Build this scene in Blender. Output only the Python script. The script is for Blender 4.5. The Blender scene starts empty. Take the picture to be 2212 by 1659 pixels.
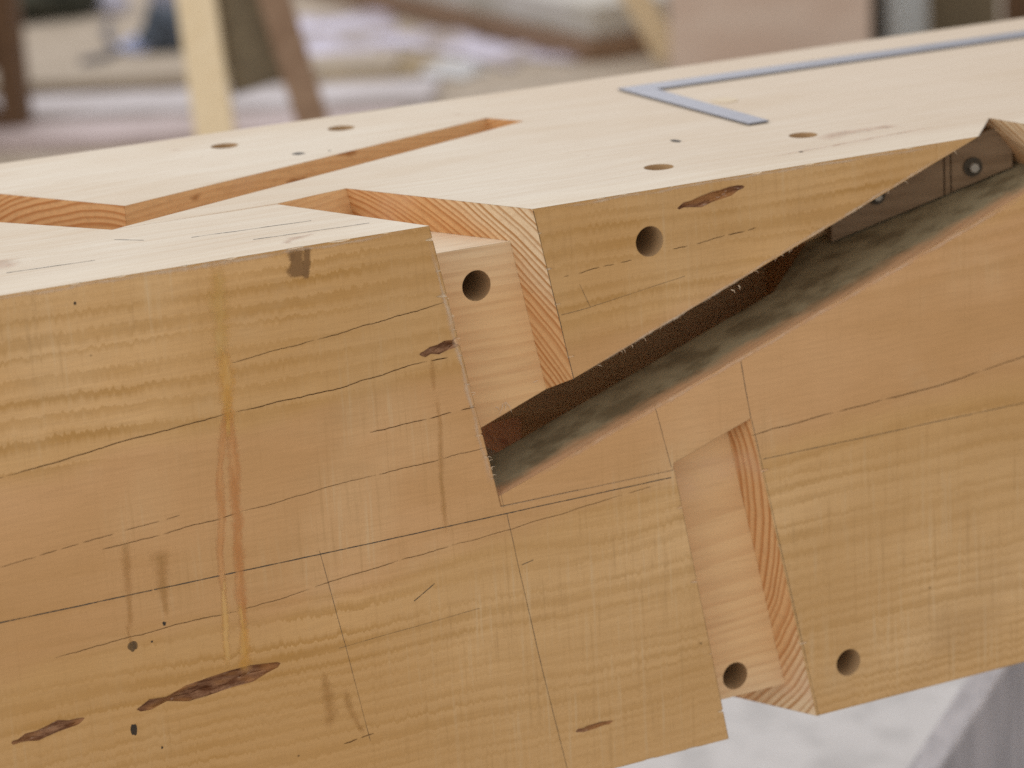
import bpy, bmesh, math, random
from mathutils import Vector, Matrix, noise as mnoise

scn = bpy.context.scene
COL = scn.collection
BZ = 0.55                       # underside of the timbers above the floor
H, W = 0.36, 0.368              # section of the timbers

# ------------------------------------------------------------------ camera
cam_d = bpy.data.cameras.new('camera')
cam = bpy.data.objects.new('camera', cam_d); COL.objects.link(cam)
cr = Vector((0.89375521, -0.44485286, -0.05751146))
cu = Vector((0.17101205, 0.2194016, 0.96052997))
cf = Vector((0.4146764, 0.86831381, -0.27216652))
cpos = Vector((-0.69558, -1.41510, 0.70147 + BZ))
cam.matrix_world = Matrix(((cr.x, cu.x, -cf.x, cpos.x), (cr.y, cu.y, -cf.y, cpos.y),
                           (cr.z, cu.z, -cf.z, cpos.z), (0, 0, 0, 1)))
cam_d.sensor_width = 36.0
cam_d.lens = 36.0 * 6000 / 2212
cam_d.clip_start = 0.05; cam_d.clip_end = 200
cam_d.dof.use_dof = True
cam_d.dof.focus_distance = 1.60
cam_d.dof.aperture_fstop = 6.3
scn.camera = cam

# ------------------------------------------------------------------ light
world = bpy.data.worlds.new('World'); scn.world = world; world.use_nodes = True
bg = world.node_tree.nodes['Background']
bg.inputs['Color'].default_value = (1.0, 0.965, 0.955, 1); bg.inputs['Strength'].default_value = 0.735
def area(name, loc, aim, size, power, col):
    d = bpy.data.lights.new(name, 'AREA'); d.shape = 'RECTANGLE'; d.size, d.size_y = size
    d.energy = power; d.color = col
    o = bpy.data.objects.new(name, d); COL.objects.link(o); o.location = loc
    o.rotation_euler = (Vector(aim) - Vector(loc)).to_track_quat('-Z', 'Y').to_euler()
    return o
area('roof_light', (-2.0, 1.0, 2.9), (0.0, 0.2, 0.9), (2.2, 2.2), 27, (1.0, 0.98, 0.95))
area('left_front_fill', (-3.4, -1.9, 1.9), (0.0, 0.0, 0.8), (1.8, 1.8), 17, (1.0, 0.97, 0.93))  # added fill from the left front for modelling, no known door there
area('yard_light', (3.0, 8.0, 5.0), (2.2, 6.0, 0.0), (4.0, 4.0), 110, (0.95, 0.95, 1.0))
vs = scn.view_settings
vs.view_transform = 'Standard'; vs.look = 'None'; vs.exposure = 0.06; vs.gamma = 1.0
vs.use_curve_mapping = False
scn.cycles.use_denoising = False
scn.cycles.max_bounces = 6; scn.cycles.diffuse_bounces = 3; scn.cycles.glossy_bounces = 2

# ------------------------------------------------------------------ material helpers
class NT:
    def __init__(s, name):
        s.m = bpy.data.materials.new(name); s.m.use_nodes = True
        s.t = s.m.node_tree; s.t.nodes.clear()
        s.out = s.t.nodes.new('ShaderNodeOutputMaterial')
    def n(s, kind, **kw):
        nd = s.t.nodes.new(kind)
        for k, v in kw.items(): setattr(nd, k, v)
        return nd
    def put(s, sock, v):
        if isinstance(v, bpy.types.NodeSocket): s.t.links.new(v, sock)
        elif v is not None:
            if hasattr(sock.default_value, '__len__') and not hasattr(v, '__len__'):
                v = (v,) * len(sock.default_value)
            if hasattr(v, '__len__') and len(v) == 3 and len(sock.default_value) == 4: v = (*v, 1)
            sock.default_value = v
    def math(s, op, a, b=None, c=None, clamp=False):
        nd = s.n('ShaderNodeMath', operation=op, use_clamp=clamp)
        for i, v in enumerate((a, b, c)): s.put(nd.inputs[i], v) if v is not None else None
        return nd.outputs[0]
    def vec(s, op, a, b=None):
        nd = s.n('ShaderNodeVectorMath', operation=op)
        s.put(nd.inputs[0], a)
        if b is not None:
            s.put(nd.inputs[3] if op == 'SCALE' else nd.inputs[1], b)
        return nd.outputs['Value'] if op in ('LENGTH', 'DOT_PRODUCT', 'DISTANCE') else nd.outputs[0]
    def noise(s, co, scale=5, detail=2, rough=.5, dist=0, out=0):
        nd = s.n('ShaderNodeTexNoise'); s.put(nd.inputs['Vector'], co)
        nd.inputs['Scale'].default_value = scale; nd.inputs['Detail'].default_value = detail
        nd.inputs['Roughness'].default_value = rough; nd.inputs['Distortion'].default_value = dist
        return nd.outputs[out]
    def ramp(s, v, a, b, to0=0.0, to1=1.0, smooth=True):
        nd = s.n('ShaderNodeMapRange', interpolation_type='SMOOTHSTEP' if smooth else 'LINEAR')
        s.put(nd.inputs[0], v); s.put(nd.inputs[1], a); s.put(nd.inputs[2], b)
        s.put(nd.inputs[3], to0); s.put(nd.inputs[4], to1)
        return nd.outputs[0]
    def mix(s, fac, a, b, mode='MIX'):
        nd = s.n('ShaderNodeMix', data_type='RGBA', blend_type=mode)
        s.put(nd.inputs[0], fac); s.put(nd.inputs[6], a); s.put(nd.inputs[7], b)
        return nd.outputs[2]
    def co(s): return s.n('ShaderNodeTexCoord').outputs['Object']
    def uv(s): return s.n('ShaderNodeTexCoord').outputs['UV']
    def xyz(s, v):
        nd = s.n('ShaderNodeSeparateXYZ'); s.put(nd.inputs[0], v); return nd.outputs
    def comb(s, x, y, z):
        nd = s.n('ShaderNodeCombineXYZ')
        for i, v in enumerate((x, y, z)): s.put(nd.inputs[i], v)
        return nd.outputs[0]
    def scale(s, v, xyz): return s.vec('MULTIPLY', v, xyz)
    def bump(s, h, strength=.3, dist=.001, normal=None):
        nd = s.n('ShaderNodeBump'); nd.inputs['Strength'].default_value = strength
        nd.inputs['Distance'].default_value = dist; s.put(nd.inputs['Height'], h)
        if normal is not None: s.put(nd.inputs['Normal'], normal)
        return nd.outputs[0]
    def bevel(s, r):
        nd = s.n('ShaderNodeBevel', samples=2); nd.inputs['Radius'].default_value = r
        return nd.outputs[0]
    def done(s, col, rough=.6, normal=None, metal=0.0, spec=.35, alpha=None, coat=0):
        p = s.n('ShaderNodeBsdfPrincipled')
        s.put(p.inputs['Base Color'], col); s.put(p.inputs['Roughness'], rough)
        s.put(p.inputs['Metallic'], metal); s.put(p.inputs['Specular IOR Level'], spec)
        s.put(p.inputs['Coat Weight'], coat)
        if normal is not None: s.put(p.inputs['Normal'], normal)
        if alpha is not None: s.put(p.inputs['Alpha'], alpha)
        s.t.links.new(p.outputs[0], s.out.inputs[0])
        return s.m

PY, PZ = 0.190, 0.172           # where the heart of the log runs

def rings(s, co, comb=0.0, spacing=0.0048, wob=0.010, pz=PZ):
    """growth rings of the log as a solid: returns (0..1 dark latewood, radius, noise)"""
    x, y, z = s.xyz(co)
    if comb:
        c1 = s.noise(s.scale(co, (420, 1, 26)), 1, 1, .6)
        c2 = s.noise(s.scale(co, (110, 1, 9)), 1, 2, .6)
        z = s.math('ADD', z, s.math('MULTIPLY', s.math('SUBTRACT', c1, .5), comb))
        z = s.math('ADD', z, s.math('MULTIPLY', s.math('SUBTRACT', c2, .5), comb * .35))
    big = s.noise(s.scale(co, (2.6, 5, 5)), 1, 2, .5, out=1)
    bx, by, bz = s.xyz(big)
    dy = s.math('ADD', s.math('SUBTRACT', y, PY), s.math('MULTIPLY', s.math('SUBTRACT', by, .5), wob * 2))
    dz = s.math('ADD', s.math('SUBTRACT', z, pz), s.math('MULTIPLY', s.math('SUBTRACT', bz, .5), wob * 2.6))
    r = s.math('SQRT', s.math('ADD', s.math('MULTIPLY', dy, dy), s.math('MULTIPLY', dz, dz)))
    med = s.noise(s.scale(co, (3.5, 22, 22)), 1, 2, .5)
    r = s.math('ADD', r, s.math('MULTIPLY', s.math('SUBTRACT', med, .5), .0055))
    # rings of uneven width
    uneven = s.noise(s.comb(s.math('MULTIPLY', r, 55), 0, 0), 1, 2, .6)
    ph = s.math('ADD', s.math('DIVIDE', r, spacing), s.math('MULTIPLY', uneven, 3.0))
    fr = s.math('FRACT', ph)
    late = s.math('MULTIPLY', s.ramp(fr, .30, .80), s.ramp(fr, 1.0, .91))
    lev = s.noise(s.comb(s.math('MULTIPLY', s.math('FLOOR', ph), 7.31), 0, 0), 1, 0)
    late = s.math('MULTIPLY', late, s.ramp(lev, .25, .75, .5, 1.0))
    return late, r, med

PENCIL = [(-.70, .1779, -.2495, .1788, .00042, 1.4), (-.2495, .1788, -.1317, .1789, .00042, 1.4),
          (-.1317, .1789, -.0214, .1796, .00042, 1.35),
          (-.0214, .1796, .084, .1802, .00042, 1.2), (.1485, .1794, .60, .1806, .00042, .8), (-.1486, .181, -.1375, .1215, .0004, .55),
          (-.1375, .1215, -.1263, .0576, .0004, .5), (-.0282, .1792, -.0232, .1476, .00042, .55),
          (-.0232, .1476, -.0113, .0782, .00042, .75), (-.0113, .0782, .002, .0084, .0004, .7),
          (.0749, .2264, .0842, .1864, .00038, .7), (.1358, .2448, .1415, .2068, .00042, .8),
          (.0149, .2941, .0338, .2955, .00034, .6), (.0338, .2955, .0994, .3042, .00034, .5),
          (.028, .3106, .0345, .2955, .00034, .5), (-.0125, .147, -.0205, .1455, .00045, .8),
          (-.1415, .1195, -.05, .1243, .0003, .5), (-.092, .138, -.078, .146, .0008, .6),
          (-.0365, .223, -.030, .1835, .0003, .4), (.142, .2068, .1845, -.002, .0004, .6),
          (0.0005, .359, .021, .253, .0005, .7)]

def wood_front():
    s = NT('sawn_face_wood'); co = s.co()
    late, r, med = rings(s, co, comb=.0070, spacing=.0047, pz=.226)
    late2, _, _ = rings(s, co, comb=.004, spacing=.0155, wob=.013, pz=.226)
    x, y, z = s.xyz(co)
    hn = s.noise(s.scale(co, (5, 14, 11)), 1, 4, .6)
    off = s.math('ABSOLUTE', s.math('SUBTRACT', s.math('ADD', z, s.math('MULTIPLY', s.math('SUBTRACT', hn, .5), .075)), s.ramp(x, -.25, .30, .203, .248)))
    heart = s.ramp(off, .064, .044)
    base = s.mix(heart, (.72, .440, .190), (.68, .395, .185))
    dark = s.mix(heart, (.45, .230, .052), (.48, .250, .082))
    fig = s.math('ADD', s.math('MULTIPLY', s.math('MULTIPLY', late, .98), s.ramp(s.noise(s.scale(co, (4, 16, 16)), 1, 3, .6), .34, .60, .30, 1.0)), s.math('MULTIPLY', late2, .42), clamp=True)
    fig = s.math('MULTIPLY', fig, s.ramp(s.noise(s.scale(co, (6, 9, 9)), 1, 3, .6), .28, .66, .35, 1.0))
    fig = s.math('MULTIPLY', fig, s.ramp(heart, 0, 1, 1.0, .42))
    col = s.mix(fig, base, dark)
    # pale comb of the saw
    sawn = s.noise(s.scale(co, (320, 1, 13)), 1, 3, .65)
    patch = s.math('MAXIMUM', s.ramp(s.noise(s.scale(co, (7, 7, 7)), 1, 3, .6), .45, .66), s.math('MULTIPLY', s.ramp(x, -.16, -.02), s.ramp(s.math('ADD', z, s.math('MULTIPLY', hn, .1)), .26, .17)))
    col = s.mix(s.math('MULTIPLY', s.ramp(sawn, .52, .75), s.math('MULTIPLY', patch, .8)), col, (.72, .54, .32))
    col = s.mix(s.math('MULTIPLY', s.ramp(sawn, .47, .28), s.math('ADD', s.math('MULTIPLY', patch, .42), .10)), col, (.30, .165, .055))
    col = s.mix(s.math('MULTIPLY', patch, .28), col, (.80, .58, .32))  # broad sheen painted into the colour, mostly at lower centre
    # fine fibre
    fib = s.noise(s.scale(co, (35, 600, 600)), 1, 3, .6)
    col = s.mix(s.ramp(fib, .35, .7, 0, .16), col, (.27, .15, .06))
    # handling grime and scuffs
    gr = s.noise(s.scale(co, (5.5, 6, 8)), 1, 5, .65)
    col = s.mix(s.ramp(gr, .52, .76, 0, .34), col, (.38, .23, .105))
    sc = s.noise(s.scale(co, (8, 8, 13)), 1, 5, .7)
    col = s.mix(s.ramp(sc, .56, .78, 0, .32), col, (.70, .52, .31))
    tone = s.noise(s.scale(co, (3.2, 3, 4.5)), 1, 3, .55)
    col = s.mix(s.ramp(tone, .38, .68, .52, 0), col, (.45, .245, .080))
    col = s.mix(s.ramp(tone, .50, .75, 0, .30), col, (.74, .51, .28))
    sp = s.n('ShaderNodeTexVoronoi'); s.put(sp.inputs['Vector'], s.scale(co, (70, 70, 95))); sp.inputs['Scale'].default_value = 1
    rnd = s.xyz(sp.outputs['Color'])[0]
    dot = s.math('MULTIPLY', s.ramp(sp.outputs['Distance'], .085, .045), s.math('GREATER_THAN', rnd, .965))
    col = s.mix(s.math('MULTIPLY', dot, .7), col, (.10, .055, .02))
    h = s.math('ADD', s.math('MULTIPLY', sawn, .7), s.math('MULTIPLY', fib, .35))
    nr = s.bump(h, .42, .0007, s.bevel(.0011))
    nr = s.bump(s.noise(co, 9, 3), .10, .006, nr)
    return s.done(col, s.ramp(gr, .3, .8, .66, .52), nr, spec=.2)

def wood_top():
    s = NT('planed_face_wood'); co = s.co()
    late, r, med = rings(s, co, spacing=.010, wob=.030)
    x, y, z = s.xyz(co)
    tint = s.noise(s.scale(co, (3.5, 6, 6)), 1, 4, .6)
    base = s.mix(s.ramp(tint, .32, .68), (.70, .63, .515), (.635, .54, .41))
    base = s.mix(s.ramp(x, -.05, .42, 0, .6), base, (.64, .515, .385))  # dimmer to the right: part of the light falloff put into the colour
    col = s.mix(s.math('MULTIPLY', late, s.ramp(tint, .35, .7, .16, .62)), base, (.58, .455, .31))
    fib = s.noise(s.scale(co, (14, 420, 420)), 1, 3, .65)
    col = s.mix(s.ramp(fib, .42, .70, 0, .42), col, (.54, .41, .27))
    wv = s.n('ShaderNodeTexVoronoi'); s.put(wv.inputs['Vector'], s.scale(co, (30, 95, 95))); wv.inputs['Scale'].default_value = 1
    rnd = s.xyz(wv.outputs['Color'])[0]
    fl = s.math('MULTIPLY', s.ramp(wv.outputs['Distance'], .13, .07), s.math('GREATER_THAN', rnd, .965))
    col = s.mix(s.math('MULTIPLY', fl, .65), col, (.30, .14, .06))
    # the milled strip along the arris is whiter
    edge = s.ramp(s.math('ADD', y, s.math('MULTIPLY', s.math('SUBTRACT', tint, .5), .03)), .038, .020)
    col = s.mix(s.math('MULTIPLY', edge, .32), col, (.78, .71, .58))
    nr = s.bump(fib, .22, .0005, s.bevel(.0010))
    nr = s.bump(s.noise(s.scale(co, (60, 8, 8)), 1, 2), .10, .0012, nr)
    return s.done(col, .58, nr, spec=.35)

def wood_cut():
    s = NT('fresh_cut_wood'); co = s.co()
    late, r, med = rings(s, co, spacing=.0042, wob=.006)
    x, y, z = s.xyz(co)
    geo = s.n('ShaderNodeNewGeometry').outputs['True Normal']
    nx, ny, nz = s.xyz(geo)
    endg = s.ramp(s.math('ABSOLUTE', nx), .55, .80)
    heart = s.ramp(s.math('ADD', r, s.math('MULTIPLY', s.math('SUBTRACT', med, .5), .03)), .246, .212)
    base = s.mix(heart, (.79, .60, .38), (.78, .50, .245))
    dark = s.mix(heart, (.46, .235, .085), (.40, .135, .030))
    col = s.mix(s.math('MULTIPLY', late, s.ramp(endg, 0, 1, .20, 1.0)), base, dark)
    col = s.mix(s.math('MULTIPLY', endg, s.math('MULTIPLY', heart, .30)), col, (.60, .26, .075))
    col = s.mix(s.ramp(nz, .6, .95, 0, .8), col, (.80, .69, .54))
    fib = s.noise(s.scale(co, (22, 300, 300)), 1, 3, .6)
    col = s.mix(s.ramp(fib, .42, .74, 0, .22), col, (.42, .22, .09))
    bl = s.noise(s.scale(co, (9, 15, 15)), 1, 4, .6)
    col = s.mix(s.ramp(bl, .54, .74, 0, .40), col, (.70, .45, .28))
    pore = s.noise(s.scale(co, (700, 700, 700)), 1, 2, .6)
    col = s.mix(s.math('MULTIPLY', s.ramp(pore, .60, .75), s.ramp(endg, 0, 1, 0, .35)), col, (.30, .14, .06))
    # resin-soaked spots along the grain
    wv = s.n('ShaderNodeTexVoronoi'); s.put(wv.inputs['Vector'], s.vec('ADD', s.scale(co, (24, 24, 90)), s.scale(s.noise(co, 60, 2, out=1), (.5, .5, .5)))); wv.inputs['Scale'].default_value = 1
    rnd = s.xyz(wv.outputs['Color'])[0]
    fl = s.math('MULTIPLY', s.ramp(wv.outputs['Distance'], .30, .15), s.math('MULTIPLY', s.math('GREATER_THAN', rnd, .80), s.ramp(y, .12, .15)))
    col = s.mix(s.math('MULTIPLY', fl, .75), col, (.33, .125, .03))
    nr = s.bump(s.math('ADD', fib, s.math('MULTIPLY', late, .5)), .35, .0006, s.bevel(.0009))
    return s.done(col, .66, nr, spec=.2)

def wood_floor():
    s = NT('greyed_cut_wood'); co = s.co()
    x, y, z = s.xyz(co)
    late, r, med = rings(s, co, spacing=.0055)
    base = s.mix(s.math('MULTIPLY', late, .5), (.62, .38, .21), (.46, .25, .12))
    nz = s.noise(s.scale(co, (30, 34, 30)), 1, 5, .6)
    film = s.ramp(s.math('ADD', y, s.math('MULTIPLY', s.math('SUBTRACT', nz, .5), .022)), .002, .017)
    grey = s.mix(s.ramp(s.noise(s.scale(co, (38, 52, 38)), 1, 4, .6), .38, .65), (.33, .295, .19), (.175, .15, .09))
    col = s.mix(s.math('MULTIPLY', film, .92), base, grey)  # pinkish at the lip, grey-green further into the slot
    nr = s.bump(nz, .4, .002, s.bevel(.002))
    return s.done(col, .8, nr, spec=.1)

def wood_pitch():
    s = NT('pitch_pocket_bark'); co = s.co()
    n1 = s.noise(s.scale(co, (60, 200, 220)), 1, 4, .65)
    col = s.mix(s.ramp(n1, .35, .65), (.15, .055, .02), (.38, .20, .105))
    n3 = s.noise(s.scale(co, (26, 40, 90)), 1, 2, .5)
    col = s.mix(s.ramp(n3, .48, .62, 0, .8), col, (.42, .19, .06))
    n2 = s.noise(s.scale(co, (150, 300, 300)), 1, 2, .6)
    col = s.mix(s.ramp(n2, .62, .75, 0, .6), col, (.60, .42, .30))
    return s.done(col, s.ramp(n1, .3, .7, .5, .75), s.bump(n1, .8, .003), spec=.2)

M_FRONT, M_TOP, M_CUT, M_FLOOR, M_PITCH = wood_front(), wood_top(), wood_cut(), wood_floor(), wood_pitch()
M_BORE = NT('bored_hole_wood').done((.50, .33, .175), .7, spec=.1)
M_CHECK = NT('resinous_check').done((.36, .185, .07), .8, spec=.1)  # shade inside the cracks painted as a darker brown
WOODS = [M_FRONT, M_TOP, M_CUT, M_FLOOR, M_PITCH, M_CHECK, M_BORE]

# ------------------------------------------------------------------ mesh helpers
def mesh_obj(name, verts, faces, mats=(), parent=None, link=True, fm=None):
    me = bpy.data.meshes.new(name); me.from_pydata([tuple(v) for v in verts], [], faces); me.update()
    for m in (mats if isinstance(mats, (list, tuple)) else [mats]): me.materials.append(m)
    if fm is not None:
        for p, i in zip(me.polygons, fm): p.material_index = i
    o = bpy.data.objects.new(name, me)
    if link: COL.objects.link(o)
    if parent: o.parent = parent
    return o
def bm_obj(name, bm, mat, parent=None, smooth=False):
    bmesh.ops.recalc_face_normals(bm, faces=bm.faces)
    me = bpy.data.meshes.new(name); bm.to_mesh(me); bm.free()
    for m in (mat if isinstance(mat, (list, tuple)) else [mat]): me.materials.append(m)
    if smooth:
        for p in me.polygons: p.use_smooth = True
    o = bpy.data.objects.new(name, me); COL.objects.link(o)
    if parent: o.parent = parent
    return o
def thing(name, label, cat, loc=(0, 0, 0), rotz=0, group=None):
    o = bpy.data.objects.new(name, None); COL.objects.link(o)
    o.empty_display_size = .05; o.location = loc; o.rotation_euler = (0, 0, rotz)
    o['label'] = label; o['category'] = cat; o['kind'] = 'thing'
    if group: o['group'] = group
    return o
def tag(o, label, cat, group=None):
    o['label'] = label; o['category'] = cat; o['kind'] = 'thing'
    if group: o['group'] = group
    return o
def structure(o): o['kind'] = 'structure'; return o

def hexa(bot, top):
    """closed solid between two polygons with equal vertex counts"""
    n = len(bot); v = list(bot) + list(top)
    f = [tuple(reversed(range(n))), tuple(range(n, 2 * n))]
    for i in range(n):
        j = (i + 1) % n; f.append((i, j, n + j, n + i))
    bm = bmesh.new(); vs_ = [bm.verts.new(p) for p in v]
    for q in f: bm.faces.new([vs_[k] for k in q])
    big = [q for q in bm.faces if len(q.verts) > 4]
    bmesh.ops.triangulate(bm, faces=bm.faces)
    bmesh.ops.recalc_face_normals(bm, faces=bm.faces)
    if bm.calc_volume(signed=True) < 0: bmesh.ops.reverse_faces(bm, faces=bm.faces)
    return bm
def cutter(bm, mi=2):
    me = bpy.data.meshes.new('cutter')
    for f in bm.faces: f.material_index = mi
    bm.to_mesh(me); bm.free()
    for m in WOODS: me.materials.append(m)
    return me
def subtract(me, cutters):
    o = bpy.data.objects.new('tmp', me); COL.objects.link(o); tmp = []
    for c in cutters:
        co = bpy.data.objects.new('cut', c); COL.objects.link(co); tmp.append(co)
        md = o.modifiers.new('b', 'BOOLEAN'); md.operation = 'DIFFERENCE'; md.solver = 'EXACT'
        md.object = co
    dg = bpy.context.evaluated_depsgraph_get(); dg.update()
    res = bpy.data.meshes.new_from_object(o.evaluated_get(dg))
    for t in tmp: bpy.data.objects.remove(t)
    bpy.data.objects.remove(o)
    return res
def block(x0, x1):
    bm = hexa([(x0, 0, 0), (x1, 0, 0), (x1, W, 0), (x0, W, 0)], [(x0, 0, H), (x1, 0, H), (x1, W, H), (x0, W, H)])
    me = bpy.data.meshes.new('block'); bm.normal_update()
    for f in bm.faces:
        f.material_index = 1 if f.normal.z > .5 else (2 if abs(f.normal.x) > .5 else 0)
    bm.to_mesh(me); bm.free()
    for m in WOODS: me.materials.append(m)
    return me
def cyl(a, b, r, seg=40, r2=None):
    a, b = Vector(a), Vector(b); d = (b - a).normalized()
    u = d.orthogonal().normalized(); v = d.cross(u)
    ring = lambda c, rr: [c + (u * math.cos(2 * math.pi * k / seg) + v * math.sin(2 * math.pi * k / seg)) * rr for k in range(seg)]
    bm = bmesh.new()
    A = [bm.verts.new(p) for p in ring(a, r)]; B = [bm.verts.new(p) for p in ring(b, r if r2 is None else r2)]
    bm.faces.new(A[::-1]); bm.faces.new(B)
    for i in range(seg): bm.faces.new((A[i], A[(i + 1) % seg], B[(i + 1) % seg], B[i]))
    bmesh.ops.recalc_face_normals(bm, faces=bm.faces)
    return bm
def merge(bms):
    out = bmesh.new()
    for b in bms:
        me = bpy.data.meshes.new('t'); b.to_mesh(me); b.free(); out.from_mesh(me); bpy.data.meshes.remove(me)
    return out
def lens(x0, z0, x1, z1, half, depth, seed, plane='front'):
    """long uneven pocket lying in the front face between two points"""
    rnd = random.Random(seed)
    bm = bmesh.new(); bmesh.ops.create_uvsphere(bm, u_segments=44, v_segments=10, radius=1)
    L = math.hypot(x1 - x0, z1 - z0) / 2; a = math.atan2(z1 - z0, x1 - x0)
    cx, cz = (x0 + x1) / 2, (z0 + z1) / 2
    for v in bm.verts:
        p = v.co.copy()
        t = p.x; n = mnoise.noise(Vector((t * 3.1 + seed, p.y * 1.3, p.z * 2)))
        n2 = mnoise.noise(Vector((t * 9 + seed * 3, p.z * 4, 0)))
        px = t * L; pz = p.z * half * (1 + .7 * n + .45 * n2 + .35 * mnoise.noise(Vector((t * 26 + seed, p.z * 9, p.y)))) + half * .55 * mnoise.noise(Vector((t * 2 + seed * 7, 0, 0)))
        py = p.y * depth
        v.co = (cx + px * math.cos(a) - pz * math.sin(a), py, cz + px * math.sin(a) + pz * math.cos(a))
    bmesh.ops.triangulate(bm, faces=bm.faces)
    return bm
def chips(spots, seed, size):
    rnd = random.Random(seed); out = []
    for p in spots:
        bm = bmesh.new(); bmesh.ops.create_icosphere(bm, subdivisions=2, radius=1)
        s = size * rnd.uniform(.5, 1.2); sx = s * rnd.uniform(2.2, 5.5)
        for v in bm.verts:
            k = 1 + .3 * mnoise.noise(v.co * 1.7 + Vector(p) * 40)
            v.co = Vector(p) + Vector((v.co.x * sx, v.co.y * s * .8, v.co.z * s * .7)) * k
        out.append(bm)
    return merge(out)
def cracks(lines, seed):
    """drying checks: thin wedges, broken into uneven dashes. lines: (points, width, dash_mm, gap_mm)"""
    rnd = random.Random(seed); out = []
    for pts, w, dl, gl in lines:
        # resample
        P = []
        for (xa, za), (xb, zb) in zip(pts, pts[1:]):
            n = max(2, int(math.hypot(xb - xa, zb - za) / .002))
            for k in range(n): P.append((xa + (xb - xa) * k / n, za + (zb - za) * k / n))
        P.append(pts[-1])
        P = [(x, z + .0008 * mnoise.noise(Vector((x * 60, z * 9, seed))) + .00016 * rnd.uniform(-1, 1)) for x, z in P]
        i = 0; N = len(P)
        while i < N - 2:
            n = max(2, int(rnd.uniform(.4, 1.7) * dl / .002)); j = min(N - 1, i + n)
            run = P[i:j + 1]; ww = w * rnd.uniform(.6, 1.0)
            if len(run) >= 3:
                bm = bmesh.new(); rows = []
                for k, (x, z) in enumerate(run):
                    t = k / (len(run) - 1); hw = ww * (.25 + .75 * min(1, 9 * t, 9 * (1 - t))) * rnd.uniform(.8, 1.1) / 2
                    rows.append([bm.verts.new(p) for p in ((x, -.0006, z - hw), (x, -.0006, z + hw), (x, .005, z + hw * .4), (x, .005, z - hw * .4))])
                for a, b in zip(rows, rows[1:]):
                    for k in range(4): bm.faces.new((a[k], a[(k + 1) % 4], b[(k + 1) % 4], b[k]))
                bm.faces.new(rows[0][::-1]); bm.faces.new(rows[-1])
                bmesh.ops.triangulate(bm, faces=bm.faces)
                bmesh.ops.recalc_face_normals(bm, faces=bm.faces)
                out.append(bm)
            i = j + 1 + int(rnd.uniform(0, .8) * gl / .002)
    return merge(out)

e = .02
KX, KY = .195, -.47              # rake of the shoulders: x per drop, x per depth
YC, ZC = .1172, .1845            # where the two timbers bear on each other

# ------------------------------------------------------------------ the floor
def floor_mat():
    s = NT('pale_concrete_floor'); co = s.co()
    n1 = s.noise(co, 1.3, 5, .6); n2 = s.noise(co, 14, 4, .65); n3 = s.noise(s.scale(co, (2.2, 3.4, 1)), 1, 4, .6)
    x, y, z = s.xyz(co)
    col = s.mix(s.ramp(n1, .35, .65), (.60, .585, .575), (.68, .665, .655))
    col = s.mix(s.ramp(n2, .45, .68, 0, .6), col, (.40, .39, .38))
    dust = s.ramp(s.math('ADD', s.ramp(y, 1.6, 4.2), s.math('MULTIPLY', s.math('SUBTRACT', n3, .5), 1.6)), .35, .95)
    col = s.mix(s.math('MULTIPLY', dust, .9), col, s.mix(s.ramp(n2, .35, .65), (.34, .265, .175), (.47, .385, .285)))
    return s.done(col, .75, s.bump(n2, .3, .004))
fl = mesh_obj('floor', [(-30, -30, 0), (30, -30, 0), (30, 30, 0), (-30, 30, 0)], [(0, 1, 2, 3)], floor_mat()); structure(fl)

# ------------------------------------------------------------------ right timber
rt = thing('timber', 'long squared timber on the right with slanting slot, round holes and raked shoulders', 'timber', (0, 0, BZ), group='two timbers of the scarf joint')
bx = lambda y, z: KX * (H - z) + KY * y
xl = -.40
me = block(xl, 1.25)
cuts = []
# upper shoulder, in front of the tongue
T1 = .021
z1 = H + e
def shv(y): return [(bx(y, z1), y, z1), (bx(y, .236), y, .236), (-.145, y, .176), (xl - e, y, .176), (xl - e, y, z1)]
cuts.append(cutter(hexa(shv(-e), shv(T1))))
# below the slot the two timbers meet on the left timber's shoulder
lx = lambda y, z: -.066 + .195 * (H - z) - .40 * y
def bev(z): return [(xl - e, -e, z), (lx(-e, z) + .0006, -e, z), (lx(YC, z) + .0006, YC, z), (xl - e, YC, z)]
cuts.append(cutter(hexa(bev(ZC + .00005), bev(.222))))
# above the tongue
zt = .338
def topv(z): return [(xl - e, -e, z), (bx(-e, z), -e, z), (bx(.131, z), .131, z), (-.112, .118, z), (-.18, YC, z), (xl - e, YC, z)]
cuts.append(cutter(hexa(topv(zt), topv(z1))))
# the tongue ends inside the left timber
cuts.append(cutter(hexa([(xl - e, -e, ZC), (-.155, -e, ZC), (-.155, YC, ZC), (xl - e, YC, ZC)],
                        [(xl - e, -e, zt + .001), (-.155, -e, zt + .001), (-.155, YC, zt + .001), (xl - e, YC, zt + .001)])))
# lower shoulder
bl = lambda y, z: .141 + .2 * (.207 - z) + KY * y
T2 = .018
def lowv(y):
    return [(xl - e, y, -e), (bl(y, -e), y, -e), (bl(y, .207), y, .207), (.086 + KY * y, y, .1888), (.0855 + KY * y, y, ZC + .0001), (xl - e, y, ZC + .0001)]
cuts.append(cutter(hexa(lowv(-e), lowv(T2))))
zb = .019
cuts.append(cutter(hexa([(xl - e, -e, -e), (bl(-e, -e), -e, -e), (bl(YC, -e), YC, -e), (xl - e, YC, -e)],
                        [(xl - e, -e, zb), (bl(-e, zb), -e, zb), (bl(YC, zb), YC, zb), (xl - e, YC, zb)])))
cuts.append(cutter(hexa([(xl - e, -e, -e), (.02, -e, -e), (.02, YC + .0004, -e), (xl - e, YC + .0004, -e)],
                        [(xl - e, -e, ZC + .0003), (.02, -e, ZC + .0003), (.02, YC + .0004, ZC + .0003), (xl - e, YC + .0004, ZC + .0003)])))
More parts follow.
